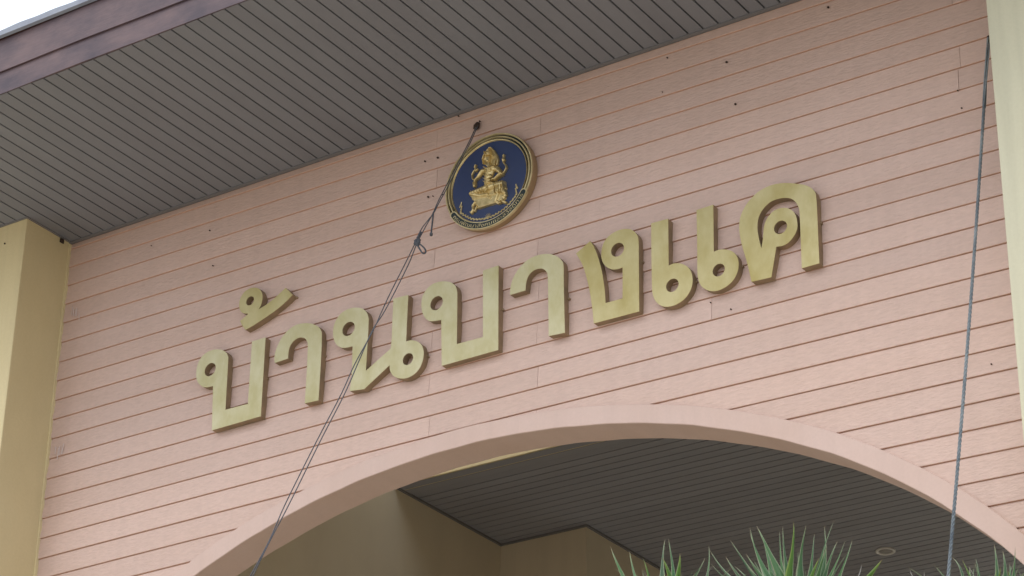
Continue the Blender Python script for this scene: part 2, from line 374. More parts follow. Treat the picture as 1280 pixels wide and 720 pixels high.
# fascia: two boards and a metal edge, then the roof slope behind
def fascia_board(z0, z1, y0, y1):
    xs = list(np.arange(SX0 - 0.3, SX1 + 0.31, 0.25)); V = []; F = []
    for i, x in enumerate(xs):
        j = 0.004 * math.sin(x * 2.1) + 0.002 * math.sin(x * 5.3 + 1)
        V += [(x, y0 + j, z0), (x, y0 + j, z1), (x, y1, z1), (x, y1, z0)]
    for i in range(len(xs) - 1):
        for k in range(4): F.append((4 * i + k, 4 * i + (k + 1) % 4, 4 * i + 4 + (k + 1) % 4, 4 * i + 4 + k))
    F += [(0, 1, 2, 3), tuple(4 * (len(xs) - 1) + q for q in (3, 2, 1, 0))]
    return mesh('fascia_board', V, F, M_fascia, B)
fascia_board(HS + 0.001, 10.222, YF, YF + 0.010)
fascia_board(10.216, 10.470, YF - 0.014, YF - 0.002)
def drip():
    xs = np.arange(SX0 - 0.3, SX1 + 0.31, 0.05); V = []; F = []
    for x in xs:
        w_ = 0.0025 * math.sin(x * 2 * math.pi / 0.31) + 0.002 * math.sin(x * 7.1)
        V += [(x, YF - 0.03, 10.466), (x, YF - 0.052, 10.474), (x, YF - 0.056, 10.512 + w_), (x, YF + 0.02, 10.530 + w_)]
    for i in range(len(xs) - 1):
        for k in range(3): F.append((4 * i + k, 4 * i + k + 1, 4 * i + 5 + k, 4 * i + 4 + k))
    return mesh('roof_edge', V, F, M_drip, B)
drip()
roof_m = []
def roof_slab(x0, x1, y0, z0, y1, z1, th=0.06):
    V = [(x0, y0, z0), (x1, y0, z0), (x1, y1, z1), (x0, y1, z1)]; V += [(a, b, c - th) for a, b, c in V]
    mesh('roof', V, [(0, 1, 2, 3), (4, 7, 6, 5), (0, 4, 5, 1), (1, 5, 6, 2), (2, 6, 7, 3), (3, 7, 4, 0)], M_tile, B)
roof_slab(SX0 - .3, SX1 + .3, YF, 10.50, YWB + 0.36, 11.35)
roof_slab(SX0 - .3, SX1 + .3, YB - 0.1, 10.2, 21.0, 12.8)  # unseen roof gap in front of this slab, added to daylight the beam
roof_slab(SX0 - .3, SX1 + .3, 21.01, 12.8, 27.0, 10.2)
box('parapet_back', XL - 1.15, XR + 1.15, YWB + 0.003, YWB + 0.10, HS + 0.05, 11.20, M_cream, B)

# inside the arch: porch space, beam, room walls, ceiling boards
box('beam', XL + 0.001, XR - 0.001, YB, YB + 0.20, HC - 0.002, HS + 0.012, M_cream, B)
box('unseen_porch_ceiling', XL + 0.001, XR - 0.001, YWB + 0.102, YB - 0.55, HS - 0.02, HS + 0.012, M_cream, B)  # unseen; ends short of the beam, the open slot is added to light it
box('side_wall', XL - 0.25, XL, YWB + 0.352, 17.10, 0, HS + 0.012, M_inner, B)
box('side_wall', XR, XR + 0.25, YWB + 0.352, 26.0, 0, HS + 0.012, M_inner, B)
box('inner_pier', XL - 0.25, -10.765, 17.102, 26.0, 0, HS + 0.012, M_inner, B)
box('back_wall', -10.763, XR - 0.002, 26.002, 26.25, 9.0, HS + 0.012, M_inner, B)  # unseen; left open below so daylight brightens the inner ceiling
ceiling = box('ceiling', XL + 0.001, XR - 0.001, YB + 0.202, 26.0, HC + 0.012, HC + 0.05, M_groove, B)
first = None; CP = 0.1078; j = 0; y = YB + 0.012
while y + CP < 26.0:
    xa = (XL + 0.004) if y < 17.08 else -10.762
    ya = y + 0.0065; yb = y + CP - 0.0065
    if ya < YB + 0.2: zz0, zz1 = HC - 0.006, HC - 0.003
    else: zz0, zz1 = HC, HC + 0.012
    box('ceiling_board', xa, XR - 0.004, ya, yb, zz0 + random.uniform(0, .0008), zz1, M_ceiling, ceiling)
    y += CP
box('ceiling_trim', XL, XL + 0.02, YB + .01, 17.099, HC - 0.02, HC - 0.001, M_trim_dark, B)
box('ceiling_trim', -10.764, -10.744, 17.101, 25.9, HC - 0.02, HC - 0.001, M_trim_dark, B)
box('ceiling_trim', XL + 0.021, -10.746, 17.080, 17.099, HC - 0.019, HC - 0.001, M_trim_dark, B)

# nail heads and scuffs on the wall
def nail(px, py, r=0.008, par=None, Y=None, m=None):
    r *= 0.55
    p = on_y(px, py, Y if Y else YW - 0.018); V = []; F = []
    for yy, rr in ((0.006, r), (-0.003, r), (-0.006, r * .55)):
        for k in range(8): V.append((p[0] + rr * math.cos(k * math.pi / 4), p[1] + yy, p[2] + rr * math.sin(k * math.pi / 4)))
    for q in (0, 8):
        for k in range(8): F.append((q + k, q + (k + 1) % 8, q + 8 + (k + 1) % 8, q + 8 + k))
    F.append(tuple(16 + k for k in range(8)))
    mesh('nail_head', V, F, m or M_nail, par or WALL)
for (a, b, r) in ((262, 288, .008), (266, 332, .008), (189, 307, .005), (1035, 9, .012), (834, 72, .008), (908, 77.5, .012), (919, 130, .012), (828, 115, .006),
                  (531, 201.5, .009), (547, 197, .012), (535, 246, .011), (541, 245, .006), (913.5, 386.5, .008), (888, 378, .006), (1239, 455, .007), (553, 243, .007),
                  (1202, 135, .009), (1197, 113, .007), (573, 145, .009)):
    nail(a, b, r)
nail(6, 304.5, .012, B, YP - 0.002)
def scuff(px, py, n, hh):
    for i in range(n):
        p = on_y(px + (i - n / 2) * 2.1 + random.uniform(-.8, .8), py + random.uniform(-4, 4), YW - 0.0255)
        h = hh * random.uniform(.5, 1); wd = random.uniform(.0008, .0018); dx = random.uniform(-.01, .02)
        V = [(p[0] - wd, p[1], p[2] - h), (p[0] + wd, p[1], p[2] - h), (p[0] + dx + wd, p[1], p[2] + h), (p[0] + dx - wd, p[1], p[2] + h)]
        V += [(a, b + 0.006, c) for a, b, c in V]
        mesh('paint_drip', V, [(0, 1, 2, 3), (4, 7, 6, 5), (0, 4, 5, 1), (1, 5, 6, 2), (2, 6, 7, 3), (3, 7, 4, 0)], M_smear, WALL)
scuff(95, 392, 5, .035); scuff(75, 564, 5, .05)
# broken wire bracket on the pillar's side
pb = on_x(77, 302, XL)
br = empty('wire_bracket', tuple(pb), 'small dark broken bracket on the inner face of the left cream pillar', 'bracket')
V = []
tube('arm', [pb + [0, 0, 0], pb + [.02, -.01, .008], pb + [.03, -.02, .0], pb + [.025, -.03, -.02]], .007, M_nail, br)
box('base_plate', pb[0] - .001, pb[0] + .008, pb[1] - .02, pb[1] + .018, pb[2] - .012, pb[2] + .018, M_nail, br, bev=.002)

# downlight in the inner ceiling
pl = on_z(1107, 688, HC)
dl = empty('ceiling_light', (pl[0], pl[1], HC), 'round white downlight set in the dark ceiling inside the arch', 'light')
def lathe(name, prof, c, m, parent, n=40, axis='z'):
    V = []; F = []
    for (r, h) in prof:
        for k in range(n):
            a = 2 * math.pi * k / n
            if axis == 'z': V.append((c[0] + r * math.cos(a), c[1] + r * math.sin(a), c[2] + h))
            else: V.append((c[0] + r * math.cos(a), c[1] - h, c[2] + r * math.sin(a)))
    for i in range(len(prof) - 1):
        for k in range(n): F.append((i * n + k, i * n + (k + 1) % n, (i + 1) * n + (k + 1) % n, (i + 1) * n + k))
    if prof[-1][0] < 0.02 or True: F.append(tuple((len(prof) - 1) * n + k for k in range(n)))
    return mesh(name, V, F, m, parent, smooth=False)
def ring(name, prof, c, m, parent, n=48, axis='z'):
    V = []; F = []
    for (r, h) in prof:
        for k in range(n):
            a = 2 * math.pi * k / n
            if axis == 'z': V.append((c[0] + r * math.cos(a), c[1] + r * math.sin(a), c[2] + h))
            else: V.append((c[0] + r * math.cos(a), c[1] - h, c[2] + r * math.sin(a)))
    for i in range(len(prof)):
        i2 = (i + 1) % len(prof)
        for k in range(n): F.append((i * n + k, i * n + (k + 1) % n, i2 * n + (k + 1) % n, i2 * n + k))
    return mesh(name, V, F, m, parent, smooth=False)
RL = 0.088
ring('rim', [(RL, -.001), (RL, -.012), (RL * .9, -.018), (RL * .72, -.012), (RL * .70, -.001)], (pl[0], pl[1], HC), M_lamp_ring, dl)
lathe('lens', [(RL * .70, -.002), (RL * .65, -.008), (RL * .3, -.011)], (pl[0], pl[1], HC), M_lamp_glass, dl)

# ------------------------------------------------------------------ letters
YLF = YW - 0.064     # front plane of the letters
YLB = YW - 0.022
def catmull(pts, closed=True, sub=4, sharp=()):
    """smooth outline through the points; indices in `sharp` keep their corner, edges between two sharp points stay straight"""
    n = len(pts); out = []
    for i in range(n):
        p0, p1, p2, p3 = pts[i - 1], pts[i], pts[(i + 1) % n], pts[(i + 2) % n]
        s1 = i in sharp; s2 = (i + 1) % n in sharp
        out.append(p1)
        if s1 and s2: continue
        if s1: p0 = p1
        if s2: p3 = p2
        for k in range(1, sub):
            t = k / sub; q = []
            for d in (0, 1):
                q.append(0.5 * ((2 * p1[d]) + (-p0[d] + p2[d]) * t + (2 * p0[d] - 5 * p1[d] + 4 * p2[d] - p3[d]) * t * t + (-p0[d] + 3 * p1[d] - 3 * p2[d] + p3[d]) * t ** 3))
            out.append(tuple(q))
    return out
M_gold_faded = mat('faded_gold_letter_face', (0.525, 0.480, 0.300, 1), 0.46, metallic=0.35, col2=(0.420, 0.370, 0.185, 1), nscale=4.2, nstretch=(1.3, 1, 0.8), namt=0.5, rand=0.03, fine=0.015, bscale=30, bstretch=(3, 1, .7))
def letter(org, s, outline, sharp, holes, label):
    tow = lambda p: (lambda q: (q[0], q[2]))(on_y(org[0] + p[0] / s, org[1] + p[1] / s, YLF))
    loops = [[tow(p) for p in catmull(outline, sub=5, sharp=sharp)]]
    for (cx, cy, rx, ry) in holes:
        c = tow((cx, cy)); a = tow((cx + rx, cy)); b = tow((cx, cy + ry))
        r = (math.hypot(a[0] - c[0], 0) + abs(b[1] - c[1])) / 2
        loops.append([(c[0] + r * math.cos(2 * math.pi * k / 28), c[1] + r * math.sin(2 * math.pi * k / 28)) for k in range(28)])
    cx = sum(p[0] for p in loops[0]) / len(loops[0]); cz = min(p[1] for p in loops[0])
    e = empty('sign_letter', (cx, YLB, cz), label, 'letter', 'gold letters of the name across the front wall')
    V = []; F = []; idx = []
    for lp in loops:
        idx.append(len(V)); V += [(p[0], YLF, p[1]) for p in lp]
    tris = tessellate_polygon([[Vector((p[0], p[1], 0)) for p in lp] for lp in loops])
    F = [tuple(t) for t in tris]
    # front plate 4 mm thick
    nv = len(V); V += [(a, b + 0.004, c) for a, b, c in V]
    for lp, i0 in zip(loops, idx):
        n = len(lp)
        for k in range(n): F.append((i0 + k, i0 + (k + 1) % n, nv + i0 + (k + 1) % n, nv + i0 + k))
    mesh('face', V, F, M_gold_faded if (org[0] in (240, 335, 410, 520, 630)) else M_gold_face, e)
    V = []; F = []
    for lp in loops:
        i0 = len(V); n = len(lp)
        V += [(p[0], YLF + 0.0042, p[1]) for p in lp] + [(p[0], YW - 0.010, p[1]) for p in lp]
        for k in range(n): F.append((i0 + k, i0 + (k + 1) % n, i0 + n + (k + 1) % n, i0 + n + k))
    mesh('side', V, F, M_gold_side, e)
    mx = max(range(len(loops[0])), key=lambda i: loops[0][i][0] + 0.35 * abs(((i * 7) % 5) - 2) * .01); q = loops[0][mx]
    zc_ = (q[1] + min(p[1] for p in loops[0])) / 2 if len(loops) < 3 else q[1]
    near = [p for p in loops[0] if p[0] > q[0] - 0.012]; z_ = sum(p[1] for p in near) / len(near)
    box('fixing_clip', q[0] - 0.004, q[0] + 0.008, YW - 0.026, YW - 0.009, z_ - 0.006, z_ + 0.006, M_gold_side, e, bev=.001)
    return e
letter((240, 410), 5.333, [(490, 62), (458, 588), (132, 682), (140, 387), (85, 395), (52, 378), (32, 345), (28, 300), (36, 250), (56, 205), (85, 172), (125, 150), (168, 142), (205, 149),
                           (228, 164), (239, 190), (240, 225), (222, 545), (372, 505), (400, 90)], (0, 1, 2, 3, 17, 18, 19), [(121, 277, 34, 45)],
       'leftmost gold letter, open box shape with a looped head, beneath the small tone mark')
letter((290, 350), 10.29, [(690, 100), (778, 190), (680, 290), (560, 390), (400, 502), (250, 598), (170, 640), (135, 590), (103, 528), (160, 480), (212, 432), (140, 425), (105, 388), (92, 335),
                           (98, 268), (122, 205), (168, 148), (230, 108), (290, 98), (340, 108), (372, 142), (390, 195), (388, 255), (375, 315), (345, 375), (450, 310), (540, 240), (605, 180)],
       (0, 1, 6, 8, 10, 24), [(232, 268, 48, 58)], 'small slanted gold tone mark with a ring, floating above the leftmost letter')
letter((335, 395), 6.0, [(50, 352), (48, 310), (60, 255), (85, 195), (120, 140), (165, 95), (215, 65), (275, 54), (330, 58), (372, 77), (396, 107), (403, 145), (398, 300), (378, 632), (275, 655),
                         (290, 420), (298, 230), (292, 190), (275, 167), (245, 161), (215, 170), (185, 195), (164, 228), (153, 270), (150, 318)], (0, 13, 14, 24),
       [], 'gold hook shaped letter between the leftmost letter and the one crossed by the rope')
letter((410, 365), 5.538, [(555, 20), (540, 342), (575, 334), (612, 340), (642, 360), (658, 392), (662, 432), (652, 485), (628, 535), (590, 573), (542, 596), (492, 597), (452, 580), (430, 545),
                           (426, 506), (250, 672), (150, 685), (165, 560), (170, 375), (105, 387), (65, 370), (42, 332), (35, 280), (44, 222), (75, 165), (120, 127), (175, 109), (227, 112),
                           (260, 132), (277, 168), (280, 225), (262, 545), (433, 392), (440, 330), (445, 200), (453, 45)], (0, 1, 14, 15, 16, 18, 31, 32, 35),
       [(142, 255, 42, 48), (553, 464, 34, 42)], 'gold letter with two rings that the left rope hangs in front of')
letter((520, 325), 5.143, [(530, 35), (528, 578), (165, 680), (162, 385), (92, 393), (56, 368), (38, 325), (35, 272), (46, 225), (75, 180), (120, 148), (175, 137), (220, 143), (250, 163),
                           (263, 198), (265, 250), (262, 540), (430, 495), (430, 68)], (0, 1, 2, 3, 16, 17, 18), [(132, 277, 38, 46)],
       'gold open box letter with a looped head, standing at the middle of the name')
letter((630, 310), 6.0, [(45, 352), (48, 300), (65, 235), (100, 170), (150, 112), (210, 70), (280, 48), (342, 45), (396, 62), (430, 92), (446, 135), (448, 300), (456, 635), (335, 660), (332, 400),
                         (328, 220), (318, 178), (290, 156), (255, 156), (215, 173), (186, 205), (168, 248), (160, 318)], (0, 12, 13, 22), [],
       'gold hook shaped letter just right of the middle of the name, below the emblem')
letter((715, 280), 5.538, [(125, 118), (28, 205), (72, 282), (103, 380), (125, 480), (142, 600), (150, 688), (465, 605), (462, 250), (460, 112), (446, 70), (420, 45), (380, 33), (320, 44), (265, 75),
                           (225, 120), (205, 180), (205, 240), (226, 285), (265, 311), (310, 313), (350, 300), (350, 515), (232, 547), (225, 450), (207, 330), (177, 220), (150, 155)],
       (0, 1, 6, 7, 21, 22, 23), [(315, 178, 42, 50)], 'gold letter whose left stroke leans out, its looped head turned to the inside')
letter((805, 250), 5.143, [(155, 120), (158, 423), (190, 408), (232, 408), (277, 427), (304, 465), (312, 520), (300, 575), (265, 630), (215, 668), (160, 685), (112, 680), (76, 652), (57, 610),
                           (51, 560), (48, 400), (46, 150)], (0, 1, 16), [(182, 548, 38, 45)], 'left one of the twin gold strokes with a ring at the foot')
letter((805, 250), 5.143, [(445, 30), (448, 333), (482, 320), (527, 318), (572, 333), (599, 367), (608, 415), (598, 470), (565, 525), (515, 565), (460, 585), (410, 580), (370, 555), (350, 512),
                           (343, 460), (342, 300), (337, 65)], (0, 1, 16), [(480, 450, 38, 42)], 'right one of the twin gold strokes with a ring at the foot')
letter((915, 225), 5.333, [(582, 555), (465, 588), (458, 400), (450, 220), (438, 170), (408, 132), (365, 119), (310, 125), (255, 147), (206, 195), (177, 250), (169, 315), (178, 385), (195, 455),
                           (205, 400), (215, 300), (245, 240), (285, 202), (335, 185), (382, 192), (415, 218), (432, 262), (435, 320), (415, 370), (380, 413), (340, 437), (295, 445), (262, 648),
                           (130, 678), (100, 550), (65, 430), (48, 330), (55, 250), (85, 180), (130, 120), (190, 68), (270, 32), (350, 20), (430, 25), (500, 38), (545, 70), (562, 125), (572, 330)],
       (0, 1, 13, 26, 27, 28), [(323, 315, 42, 46)], 'rightmost gold letter, a tall rounded arch with a ring inside')

# ------------------------------------------------------------------ emblem
EC = on_y(611.0, 225.9, 11.43); ER = 0.340
YE = 11.43
em = empty('round_emblem', (EC[0], YW - .02, EC[2]), 'round blue and gold emblem with a seated crowned figure, mounted above the letters', 'emblem')
cE = (EC[0], YE, EC[2])
R = ER
ring('rim', [(R * .992, -.055), (R, -.006), (R * .993, .002), (R * .968, .004), (R * .962, -.055)], cE, M_emb_side, em, n=96, axis='y')
ring('outer_band', [(R * .992, .0005), (R * .985, .007), (R * .965, .007), (R * .960, -.001), (R * .960, -.02), (R * .992, -.02)], cE, M_emb_pale, em, n=96, axis='y')
lathe('groove', [(R * .962, -.02), (R * .962, -.014), (R * .86, -.014)], cE, M_emb_dark, em, n=96, axis='y')
ring('middle_band', [(R * .928, -.014), (R * .923, .004), (R * .903, .005), (R * .898, -.014)], cE, M_emb_pale, em, n=96, axis='y')
ring('inner_band', [(R * .866, -.014), (R * .862, .003), (R * .850, .002), (R * .828, -.012), (R * .828, -.006)], cE, M_emb_gold, em, n=96, axis='y')
lathe('blue_field', [(R * .84, -.0055), (R * .80, -.0035), (R * .4, -.003)], cE, M_blue, em, n=96, axis='y')
# relief figure built as one height field
def relief():
    def uv(px, py): q = on_y(575 + px / 7.575, 180 + py / 7.575, YE); return np.array([q[0] - EC[0], q[2] - EC[2]])
    step = 0.0016
    us = np.arange(-0.20, 0.20, step); vs = np.arange(-0.24, 0.24, step)
    U, Vv = np.meshgrid(us, vs); H = np.full(U.shape, -1.0)
    def cap(a, b, ra, rb, h, z=0.0):
        nonlocal H
        a, b = uv(*a), uv(*b); ra /= 1400.0; rb /= 1400.0
        d = b - a; L2 = d @ d + 1e-12
        t = np.clip(((U - a[0]) * d[0] + (Vv - a[1]) * d[1]) / L2, 0, 1)
        D = np.hypot(U - a[0] - t * d[0], Vv - a[1] - t * d[1]); r = ra + (rb - ra) * t
        q = 1 - (D / r) ** 2
        H = np.maximum(H, np.where(q > 0, z + h * np.sqrt(np.maximum(q, 0)), -1))
    def poly(pts, h):
        nonlocal H
        P = [uv(*p) for p in pts]; ins = np.zeros(U.shape, bool); n = len(P); D = np.full(U.shape, 9.0)
        for i in range(n):
            a, b = P[i], P[(i + 1) % n]
            c = ((a[1] > Vv) != (b[1] > Vv)) & (U < (b[0] - a[0]) * (Vv - a[1]) / (b[1] - a[1] + 1e-12) + a[0]); ins ^= c
            d = b - a; t = np.clip(((U - a[0]) * d[0] + (Vv - a[1]) * d[1]) / (d @ d + 1e-12), 0, 1)
            D = np.minimum(D, np.hypot(U - a[0] - t * d[0], Vv - a[1] - t * d[1]))
        H = np.maximum(H, np.where(ins, h * np.minimum(1, D / 0.006), -1))
    def path(pts, r, h, z=0.0):
        for a, b in zip(pts[:-1], pts[1:]): cap(a, b, r, r, h, z)
    # halo and crown
    poly([(292, 33), (325, 65), (352, 110), (366, 150), (360, 195), (335, 215), (300, 222), (255, 215), (228, 190), (218, 150), (232, 110), (262, 68)], .002)
    path([(292, 33), (328, 70), (356, 115), (366, 155), (358, 198)], 8, .016); path([(292, 33), (262, 70), (232, 112), (219, 150), (226, 190)], 8, .016)
    cap((287, 55), (278, 105), 6, 20, .026); cap((276, 148), (278, 172), 27, 20, .030); cap((262, 118), (300, 112), 10, 10, .030)
    cap((268, 150), (264, 168), 5, 6, .034); cap((340, 170), (338, 205), 12, 10, .02)
    for k in range(6): cap((250 + 9 * k, 95 - 4 * abs(k - 2.5)), (250 + 9 * k, 100), 5, 5, .030)
    # neck, necklace, torso
    cap((285, 195), (286, 225), 18, 22, .022); path([(245, 232), (270, 250), (300, 248), (335, 228)], 9, .030)
    cap((235, 262), (345, 240), 28, 30, .024); cap((290, 255), (275, 330), 56, 42, .028); cap((275, 320), (272, 400), 42, 46, .025)
    for k in range(4): path([(245, 280 + 30 * k), (275, 292 + 30 * k), (310, 275 + 30 * k)], 5, .034)
    cap((258, 268), (262, 268), 15, 15, .034); cap((308, 258), (312, 258), 15, 15, .034)
    path([(300, 240), (275, 330), (262, 400)], 6, .036)
    # arms
    cap((222, 262), (185, 315), 26, 20, .024); cap((185, 315), (152, 352), 16, 11, .022); cap((152, 352), (142, 385), 10, 18, .020); cap((143, 375), (145, 405), 20, 16, .022)
    path([(150, 352), (126, 335), (120, 300), (134, 270), (152, 250), (148, 222), (155, 205)], 8, .016); cap((148, 225), (156, 205), 13, 8, .018); cap((175, 245), (160, 262), 9, 9, .018)
    cap((356, 240), (402, 288), 28, 20, .026); cap((402, 288), (345, 345), 20, 15, .030); cap((345, 345), (325, 352), 14, 12, .032); cap((392, 292), (412, 296), 16, 14, .028)
    path([(408, 292), (432, 262), (446, 232), (440, 205), (420, 185), (414, 160), (420, 130)], 8, .017); cap((420, 158), (418, 150), 17, 14, .022); cap((418, 120), (425, 106), 10, 5, .018)
    # seat, robe, legs
    poly([(90, 478), (115, 455), (200, 430), (330, 395), (432, 372), (448, 420), (430, 470), (440, 520), (355, 562), (182, 615), (150, 560), (120, 530)], .012)
    cap((250, 425), (115, 478), 36, 24, .027); cap((115, 478), (205, 500), 24, 20, .024); cap((205, 500), (270, 488), 20, 22, .026)
    cap((300, 415), (405, 385), 36, 36, .030); cap((405, 385), (375, 470), 38, 22, .028); cap((375, 470), (350, 545), 22, 16, .024); cap((350, 545), (392, 565), 14, 9, .02)
    cap((400, 400), (432, 470), 30, 18, .022)
    for k in range(5): path([(345 + 20 * k, 385 - 5 * k), (352 + 20 * k, 430), (350 + 17 * k, 475)], 4.5, .036)
    for k in range(5): path([(125 + 26 * k, 462 - 7 * k), (135 + 26 * k, 490 - 6 * k)], 5, .032)
    path([(180, 612), (350, 560)], 8, .018); path([(130, 530), (250, 505), (345, 480)], 7, .018); path([(240, 480), (300, 520)], 12, .02)
    path([(272, 400), (285, 440), (262, 470)], 9, .034); path([(262, 395), (310, 380), (345, 392)], 9, .034)
    # curled legs of the throne
    path([(150, 560), (128, 590), (132, 630), (118, 655)], 15, .018); path([(118, 655), (108, 648)], 12, .016)
    path([(160, 572), (165, 600), (148, 640)], 8, .015)
    path([(430, 460), (440, 490), (408, 515), (412, 548), (438, 558)], 14, .018); path([(350, 560), (372, 568)], 9, .014)
    # fine modelling
    nz = (np.sin(U * 820 + 3 * np.sin(Vv * 300)) * np.sin(Vv * 760 + 2 * np.sin(U * 340))) * 0.0005
    H = np.where(H > 0.005, H + nz, H)
    ny, nx = H.shape; idx = -np.ones(H.shape, int); V = []; F = []
    mask = H > 0; near = mask.copy()
    near[1:] |= mask[:-1]; near[:-1] |= mask[1:]; near[:, 1:] |= mask[:, :-1]; near[:, :-1] |= mask[:, 1:]
    for i, j in zip(*np.nonzero(near)):
        idx[i, j] = len(V); V.append((EC[0] + us[j], YE + .004 - max(0.0, H[i, j]) * 1.25, EC[2] + vs[i]))
    for i in range(ny - 1):
        for j in range(nx - 1):
            q = (idx[i, j], idx[i, j + 1], idx[i + 1, j + 1], idx[i + 1, j])
            if min(q) >= 0: F.append(q)
    me = bpy.data.meshes.new('seated_figure'); me.from_pydata(V, [], F); me.update()
    link('seated_figure', me, M_emb_gold, em, smooth=True)
relief()
# garland above the ribbon
def arc(r, a0, a1, n, h): return [(EC[0] + r * math.cos(math.radians(a0 + (a1 - a0) * i / (n - 1))), YE - h, EC[2] + r * math.sin(math.radians(a0 + (a1 - a0) * i / (n - 1)))) for i in range(n)]
def garland():
    V = []; F = []
    def blob(c, r):
        i0 = len(V)
        for a, b, cc in ((1, 0, 0), (-1, 0, 0), (0, 0, 1), (0, 0, -1), (0, -1, 0), (0, 1, 0)): V.append((c[0] + a * r, c[1] + b * r * .8, c[2] + cc * r))
        for f in ((0, 2, 4), (2, 1, 4), (1, 3, 4), (3, 0, 4), (2, 0, 5), (1, 2, 5), (3, 1, 5), (0, 3, 5)): F.append(tuple(i0 + q for q in f))
    for i in range(64):
        a = -141 + (104) * i / 63.0
        rr = R * (.795 + .012 * math.sin(i * 1.9)); blob(arc(rr, a, a + .1, 2, .002)[0], .0065 + .002 * math.sin(i * 2.3))
    for (a0, sgn) in ((-141, -1), (-37, 1)):
        for k in range(9):
            a = a0 + sgn * k * 1.7; rr = R * (.80 + .0 - .022 * k * (1 if k < 5 else .7))
            blob(arc(rr, a, a + .1, 2, .003)[0], .0085 - .0004 * k)
        for k in range(4):
            a = a0 + sgn * (12 - k * 1.2); rr = R * (.69 + .02 * k); blob(arc(rr, a, a + .1, 2, .003)[0], .006)
    for k in range(7):
        a = math.radians(90 + (k - 3) * 26)
        for q in range(4):
            c = arc(R * .795, -89.5, -89.4, 2, .004)[0]; blob((c[0] + math.cos(a) * .009 * q, c[1], c[2] + math.sin(a) * .010 * q), .006 - .001 * q)
    mesh('garland', V, F, M_emb_pale, em)
garland()
# ribbon with its border and lettering
RA0, RA1 = -146.5, -31.0
def ribbon_shape(r0, r1, a0, a1, y0, y1, name, m):
    rm = (r0 + r1) / 2; hw = (r1 - r0) / 2; n = 60; outer = []; inner = []
    lp = []
    for i in range(n + 1):
        a = math.radians(a0 + (a1 - a0) * i / n); lp.append((r1 * math.cos(a), r1 * math.sin(a)))
    a = math.radians(a1)
    for k in range(1, 8):
        q = math.pi * k / 8; dr = hw * math.cos(q); dt = hw * math.sin(q) / rm; lp.append(((rm + dr) * math.cos(a + dt), (rm + dr) * math.sin(a + dt)))
    for i in range(n, -1, -1):
        a = math.radians(a0 + (a1 - a0) * i / n); lp.append((r0 * math.cos(a), r0 * math.sin(a)))
    a = math.radians(a0)
    for k in range(1, 8):
        q = math.pi * k / 8; dr = -hw * math.cos(q); dt = hw * math.sin(q) / rm; lp.append(((rm + dr) * math.cos(a - dt), (rm + dr) * math.sin(a - dt)))
    V = [(EC[0] + p[0], YE - y1, EC[2] + p[1]) for p in lp]; n_ = len(V); V += [(EC[0] + p[0], YE - y0, EC[2] + p[1]) for p in lp]
    F = [tuple(t) for t in tessellate_polygon([[Vector((p[0], p[1], 0)) for p in lp]])]
    for k in range(n_): F.append((k, (k + 1) % n_, n_ + (k + 1) % n_, n_ + k))
    return mesh(name, V, F, m, em)
ribbon_shape(R * .862, R * 1.008, RA0, RA1, -.012, .009, 'ribbon_border', M_emb_pale)
ribbon_shape(R * .882, R * .988, RA0 + .6, RA1 - .6, .008, .0105, 'ribbon', M_emb_dark)
def ribbon_text():
    cu = bpy.data.curves.new('ribbon_lettering', 'FONT'); cu.body = 'กรมพัฒนาสังคมและสวัสดิการ'; cu.size = 1.0; cu.extrude = 0.0; cu.resolution_u = 2; cu.align_x = 'LEFT'
    ob = bpy.data.objects.new('tmp', cu); COL.objects.link(ob)
    dg = bpy.context.evaluated_depsgraph_get(); me = bpy.data.meshes.new_from_object(ob.evaluated_get(dg))
    bpy.data.objects.remove(ob)
    if len(me.vertices) < 10: return
    co = np.array([v.co[:] for v in me.vertices]); x0, x1 = co[:, 0].min(), co[:, 0].max(); y0, y1 = co[:, 1].min(), co[:, 1].max()
    a0, a1 = math.radians(RA0 + 3), math.radians(RA1 - 3); rin, rout = R * .893, R * .977
    for v in me.vertices:
        t = (v.co.x - x0) / (x1 - x0); a = a0 + (a1 - a0) * t; r = rout - (rout - rin) * (v.co.y - y0) / (y1 - y0)
        v.co = (EC[0] + r * math.cos(a), YE - .0125, EC[2] + r * math.sin(a))
    me.name = 'ribbon_lettering'; link('ribbon_lettering', me, M_emb_pale, em)
ribbon_text()

# ------------------------------------------------------------------ ropes
def P3(px, py, Y): return on_y(px, py, Y)
# left rope: from an anchor above the emblem down past the letters to the ground in front
A = P3(597, 154, YW - 0.03)
Bt = P3(312, 720, 10.25)
dirn = (Bt - A)
G = A + dirn * ((0.0 - A[2]) / dirn[2])
rope = empty('hanging_rope', (float(G[0]), float(G[1]), 0.0), 'thin double grey rope knotted beside the emblem, slanting down across the letters', 'rope')
def along(px, py):
    """point of the rope's own hanging plane seen at that pixel"""
    d = ray(px, py); n = np.cross(dirn, np.array([1.0, 0, 0])); n /= np.linalg.norm(n)
    t = ((A - CAM) @ n) / (d @ n); return CAM + d * t
def smooth_pts(px, sub=6, fn=along):
    q = catmull(px, sub=sub, sharp=(0, len(px) - 1)); q = q[:(len(px) - 1) * sub + 1]
    return [fn(*p) for p in q]
s1 = [(597, 154), (586, 178), (575, 199), (560, 228), (548, 251), (541, 267), (530, 287), (520.5, 306), (510.8, 330), (493.4, 365), (479, 392), (465, 414), (447, 455), (429.9, 494), (400, 552), (361.5, 630), (337.5, 676), (316, 720)]
s2 = [(599, 153), (588, 178), (577, 199), (562, 229), (549, 253), (541.5, 267), (527, 286), (518, 306), (506.2, 330), (488.5, 365), (476, 392), (465.5, 415), (443.5, 455), (425.8, 494), (395.5, 552), (356.6, 630), (337, 675), (313, 720)]
